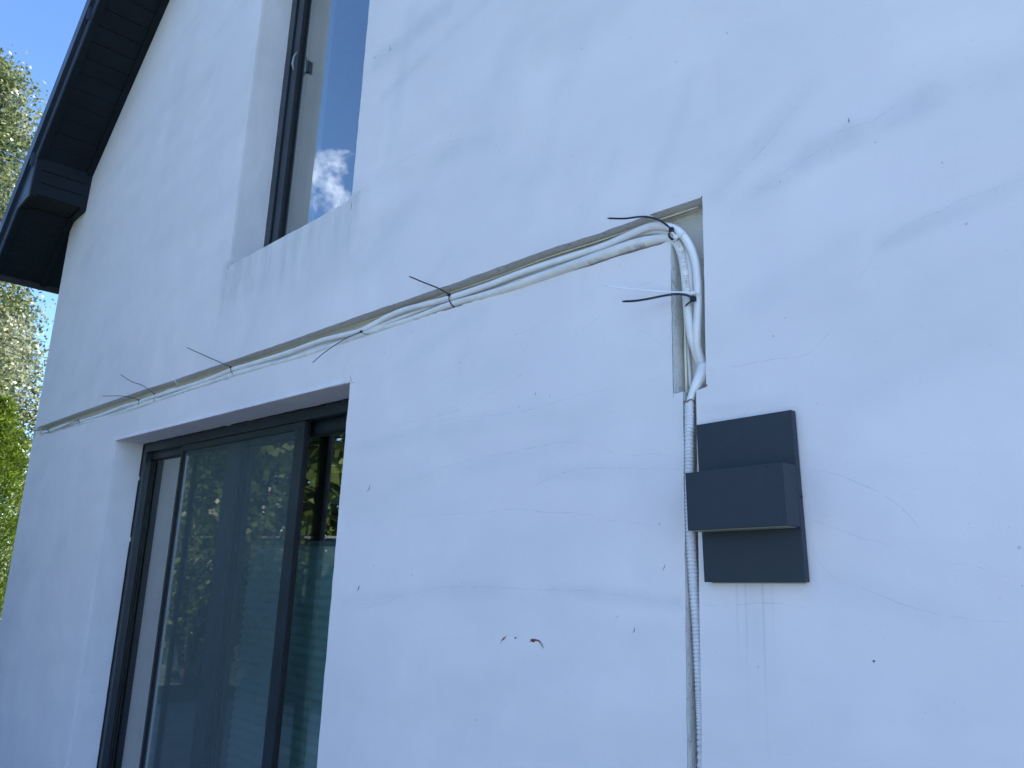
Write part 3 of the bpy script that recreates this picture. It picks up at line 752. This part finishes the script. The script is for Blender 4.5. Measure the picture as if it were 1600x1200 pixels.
tie(T((639,431.5,-.055),(660,440.5,-.04),(684,450,-.02),(701,459.5,-.009)), at(701.5,460.5,-.009), T((702,461,-.009),(701.5,468,-.011),(705,475,-.009),(710,480.5,.0)), 'black cable tie halfway along the groove with its tail pointing up left', r=.0024)
tie(T((949,341,-.05),(975,341.5,-.045),(1003,338.5,-.035),(1022,341,-.028),(1037,348,-.018),(1047,357,-.013)), at(1049,359,-.014), T((1046,364,-.012),(1045,368,-.012),(1049,373,-.008),(1054,376,.002)), 'black cable tie at the groove corner with a thin arched tail', r=.0028)
tie(T((972,471,-.07),(993,470,-.065),(1015,466.5,-.052),(1040,461.5,-.038),(1060,459.5,-.022),(1074,461.5,-.012),(1083,466,-.004)), at(1083,467,-.004), T((1083,468,-.004),(1080,471,-.004),(1074,475,-.002),(1071,479,.004)), 'thick black cable tie on the upright cables, blunt tail sticking out left', r=.0031)
tie(T((1008,336,-.012),(1018,339,-.012),(1032,347,-.014),(1047,360,-.014),(1056,370,-.008)), at(1056,370,-.008), T((1052,377,-.004),(1057,373,-.010),(1066,366,-.008),(1070,362,.004)), 'clear white cable tie crossing the black one at the groove corner', M_tiew, .0024)
tie(T((945,446,-.05),(970,450,-.045),(1005,453.5,-.035),(1045,456,-.022),(1072,457,-.010),(1082,457.5,-.004)), at(1083,458,-.004), T((1083,457,-.004),(1089,458,-.004),(1095,459,.004)), 'clear white cable tie with a long pale tail just above the thick black one', M_tiew, .0024)
tie(T((262,584,-.02),(270,592,-.014),(278,601,-.006)), at(278,601,-.006), None, 'faint clear tie tail over the groove above the left door pane', M_tiew, .0016)

# ------------------------------------------------------------------ wall lamp
def wall_lamp():
    root = empty('wall_lamp', (-.8265, 0, 1.6545)); root.rotation_euler = (0, R(-2.3), 0)
    tag(root, 'anthracite block wall lamp with flat back plate, slightly tilted beside the conduit', 'wall lamp')
    b = MB(); b.box(-.1115, .1115, -.0215, -.004, -.169, .169); b.build('back_plate', M_lamp, root, bevel=.0009)
    b = MB(); b.box(-.1110, .1110, -.0750, -.0218, -.0650, .0560); b.build('lamp_head', M_lamp, root, bevel=.0008)
    b = MB(); b.box(-.104, .104, -.069, -.026, -.0668, -.0652); b.build('diffuser', M_diff, root)
    b = MB(); b.box(-.103, .103, -.0038, -.0006, -.1712, .162); b.build('mounting_gasket', M_diff, root)
    b = MB(); b.tube([(.1105,-.010,-.006),(.1135,-.010,-.006)], .0028, 10); b.build('side_screw', M_frame_dark, root)
    b = MB(); b.tube([(.078,-.0735,.0505),(.078,-.0760,.0505)], .0017, 8); b.build('paint_chip', M_frame_dark, root)
wall_lamp()

# ------------------------------------------------------------------ trees
def leaf_quads(b, centers, size, n_per, spread, rnd, long=1.4, upbias=0.0):
    for c in centers:
        for _ in range(n_per):
            p = Vector(c) + Vector((rnd.gauss(0, spread), rnd.gauss(0, spread), rnd.gauss(0, spread)))
            a = Vector((rnd.gauss(0,1), rnd.gauss(0,1), rnd.gauss(0,1)+upbias)).normalized()
            q = Vector((rnd.gauss(0,1), rnd.gauss(0,1), rnd.gauss(0,1))); q = (q-a*q.dot(a)).normalized()
            s = size*rnd.uniform(.6, 1.25)
            b.add([p-a*s*long*.5, p+q*s*.5, p+a*s*long*.5, p-q*s*.5], [(0,1,2,3)])
def tree(name, base, h, cr, label, mat, leaf, seedv, nlimb=40, twigs=7, n_per=9, spread=.16, z0f=.15, droop=.3, shape=.9, group=None, upb=0.0, cat='tree'):
    rnd = random.Random(seedv); root = empty(name, base); tag(root, label, cat, group)
    tb = MB(); n = 10
    tp = [Vector((.12*math.sin(i*.9+seedv), .12*math.cos(i*1.3+seedv), h*.97*i/n)) for i in range(n+1)]
    tb.tube(tp, [max(.02, .022*h*.55*(1-i/n)+.015) for i in range(n+1)], 9)
    lb = MB()
    for k in range(nlimb):
        f = z0f + (1-z0f)*((k+rnd.random())/nlimb); z = h*f
        prof = math.sin(math.pi*min(1, (f-z0f)/(1-z0f)*.86+.14))**shape
        L = cr*prof*rnd.uniform(.75, 1.08); az = k*2.39996+rnd.uniform(-.3,.3)
        d = Vector((math.cos(az), math.sin(az), rnd.uniform(.25,.7)))
        s = Vector((0,0,max(.2, z-L*.35)))
        pts = [s + d*L*t + Vector((0,0,-droop*L*t*t)) for t in (0,.25,.5,.75,1)]
        tb.tube(pts, [.012*L+.008, .010*L+.006, .007*L+.005, .005*L+.003, .003], 5, cap=False)
        cs = []
        for t in range(twigs):
            u = .25+.75*(t+rnd.random())/twigs; i = min(3, int(u*4)); w = u*4-i
            p = pts[i]*(1-w)+pts[i+1]*w
            tw = p + Vector((rnd.gauss(0,.22), rnd.gauss(0,.22), rnd.gauss(-.05,.20)))*min(1.2, .5+L*.4)
            tb.tube([p, tw], [.004, .002], 4, cap=False); cs += [tw, (p+tw)/2]
        leaf_quads(lb, cs, leaf, n_per, spread, rnd, upbias=upb)
    tb.build('trunk', M_bark, root); lb.build('crown', mat, root)
    return root
def base(px, py, t): p = far(px, py, t); return (p.x, p.y, 0)
tree('birch_tree', base(-62, 300, 13.0), 9.7, 1.5, 'tall pale leaved birch rising behind the roof corner', M_birch, .052, 11, 190, 9, 26, .14, .10, .45, .35)
tree('birch_tree', base(-10, 560, 16.5), 6.6, 1.5, 'lower birch seen between the thuja and the house corner', M_birch, .06, 12, 120, 8, 18, .17, .10, .45, .45)

def thuja(base, h, r, label, seedv, group=None, nn=5200):
    rnd = random.Random(seedv); root = empty('thuja', base); tag(root, label, 'conifer', group)
    tb = MB(); tb.tube([(0,0,0),(0.02,0,h*.5),(0,.02,h*.93)], [.09,.06,.015], 8); tb.build('trunk', M_bark, root)
    lb = MB()
    for k in range(nn):
        f = rnd.random()**.8; z = h*f; az = rnd.uniform(0, 2*math.pi)
        R0 = r*min(1, (1-f)*2.1)**.75*(1+.13*math.sin(az*5+z*3)+.10*math.sin(z*9+az*2))
        rr = R0*rnd.uniform(.72, 1.02)
        out = Vector((math.cos(az), math.sin(az), 0)); p = out*rr + Vector((0,0,z))
        d = (out*rnd.uniform(.4,1.1) + Vector((rnd.gauss(0,.35), rnd.gauss(0,.35), .8))).normalized()
        L = rnd.uniform(.09, .19)
        for j in range(5):                        # a feathery spray: small slips fanned along a stem
            c = p + d*L*(j/4.0) + Vector((rnd.gauss(0,.012), rnd.gauss(0,.012), 0))
            a = (d + Vector((rnd.gauss(0,.6), rnd.gauss(0,.6), rnd.gauss(0,.3)))).normalized()
            q = a.cross(Vector((rnd.gauss(0,1), rnd.gauss(0,1), rnd.gauss(0,1)))).normalized()
            s = rnd.uniform(.035, .065)
            lb.add([c-q*s*.22, c+a*s+q*s*.12, c+a*s*1.25, c+q*s*.25], [(0,1,2,3)])
    lb.build('crown', M_thuja, root)
thuja(base(-14, 700, 10.4), 3.36, .60, 'bright green thuja standing beside the far house corner', 31)

# garden across the terrace: only seen in the glass of the sliding door
g = 'garden trees reflected in the door glass'
spots = [(-10.4,-5.2,7.0,2.0),(-14.2,-5.4,7.6,2.2),(-18,-6.0,9,2.4),(-22.5,-6.4,9.5,2.6),(-7.0,-5.6,6.6,1.8),(-28,-9.0,11,3.2),(-33,-10,12,3.4),(-4.4,-10.5,8,2.3)]
labs = ['leafy light green tree behind the pale fence, mirrored in the right door pane','second tree along the pale fence, broad and dark','third tree along the pale fence, mirrored beside the door stiles','dark tree in the middle of the fence line, mirrored in the left pane','rounded tree behind the near end of the pale fence','very tall tree towards the far end of the fence','tallest and farthest tree of the reflected garden','tree standing beyond the near end of the fence']
for i, ((x, y, h, r), lb_) in enumerate(zip(spots, labs)):
    tree('garden_tree', (x, y, 0), h, r, lb_, M_dark if i % 3 else M_vine, .16, 50+i, 60, 7, 8, .22, .06, .25, .5, g)
def fence():  # unseen fence, kept to fill the reflection and darken the lower left wall
    root = empty('fence', (-14, -2.4, 0)); tag(root, 'added pale green board fence across the garden, mirrored in the door glass', 'fence')
    a = Vector((-5.7, -2.4)); d_ = Vector((-1, -.01)).normalized(); ang = math.atan2(d_.y, d_.x)
    m = Matrix.Translation(Vector((a.x, a.y, 0))-root.location) @ Matrix.Rotation(ang, 4, 'Z')
    b = MB()
    for k in range(14): b.box(0, 18, -.012, .012, .03+k*.119, .03+k*.119+.113, m)
    b.build('boards', M_fence, root)
    for k in range(10):
        p = MB(); p.box(k*2-.04, k*2+.04, -.11, -.014, 0, 1.73, m); p.build('post', M_post, root)
    c = MB(); c.box(-.02, 18.02, -.05, .03, 1.70, 1.722, m); c.build('cap_rail', M_alu, root)
fence()
def bush(base, r, h, seedv, label):
    rnd = random.Random(seedv); root = empty('climbing_shrub', base); tag(root, label, 'shrub', 'light green shrubs along the garden fence')
    st = MB(); lb = MB(); cs = []
    for k in range(26):
        az = rnd.uniform(0, 6.283); L = r*rnd.uniform(.4, 1); z = h*rnd.uniform(.5, 1)
        e = Vector((math.cos(az)*L, math.sin(az)*L, z)); st.tube([(0,0,0), e*.5+Vector((0,0,.15)), e], [.012,.008,.003], 5, cap=False)
        cs += [e*t+Vector((0,0,.1)) for t in (.35,.5,.65,.8,.9,1)]
    leaf_quads(lb, cs, .06, 12, .10, rnd); st.build('stems', M_bark, root); lb.build('foliage', M_vine, root)
for i, (x, y, r, h) in enumerate([(-7.9,-2.1,.42,1.75),(-9.3,-2.0,.5,2.3),(-11.0,-2.0,.5,2.5),(-12.8,-2.0,.55,2.7),(-15.2,-2.0,.7,2.9)]):
    bush((x, y, 0), r, h, 80+i, ['light shrub at the near end of the fence','tall light shrub in front of the fence','low light shrub in the middle of the fence','wide light shrub further along the fence','last light shrub far along the fence'][i])
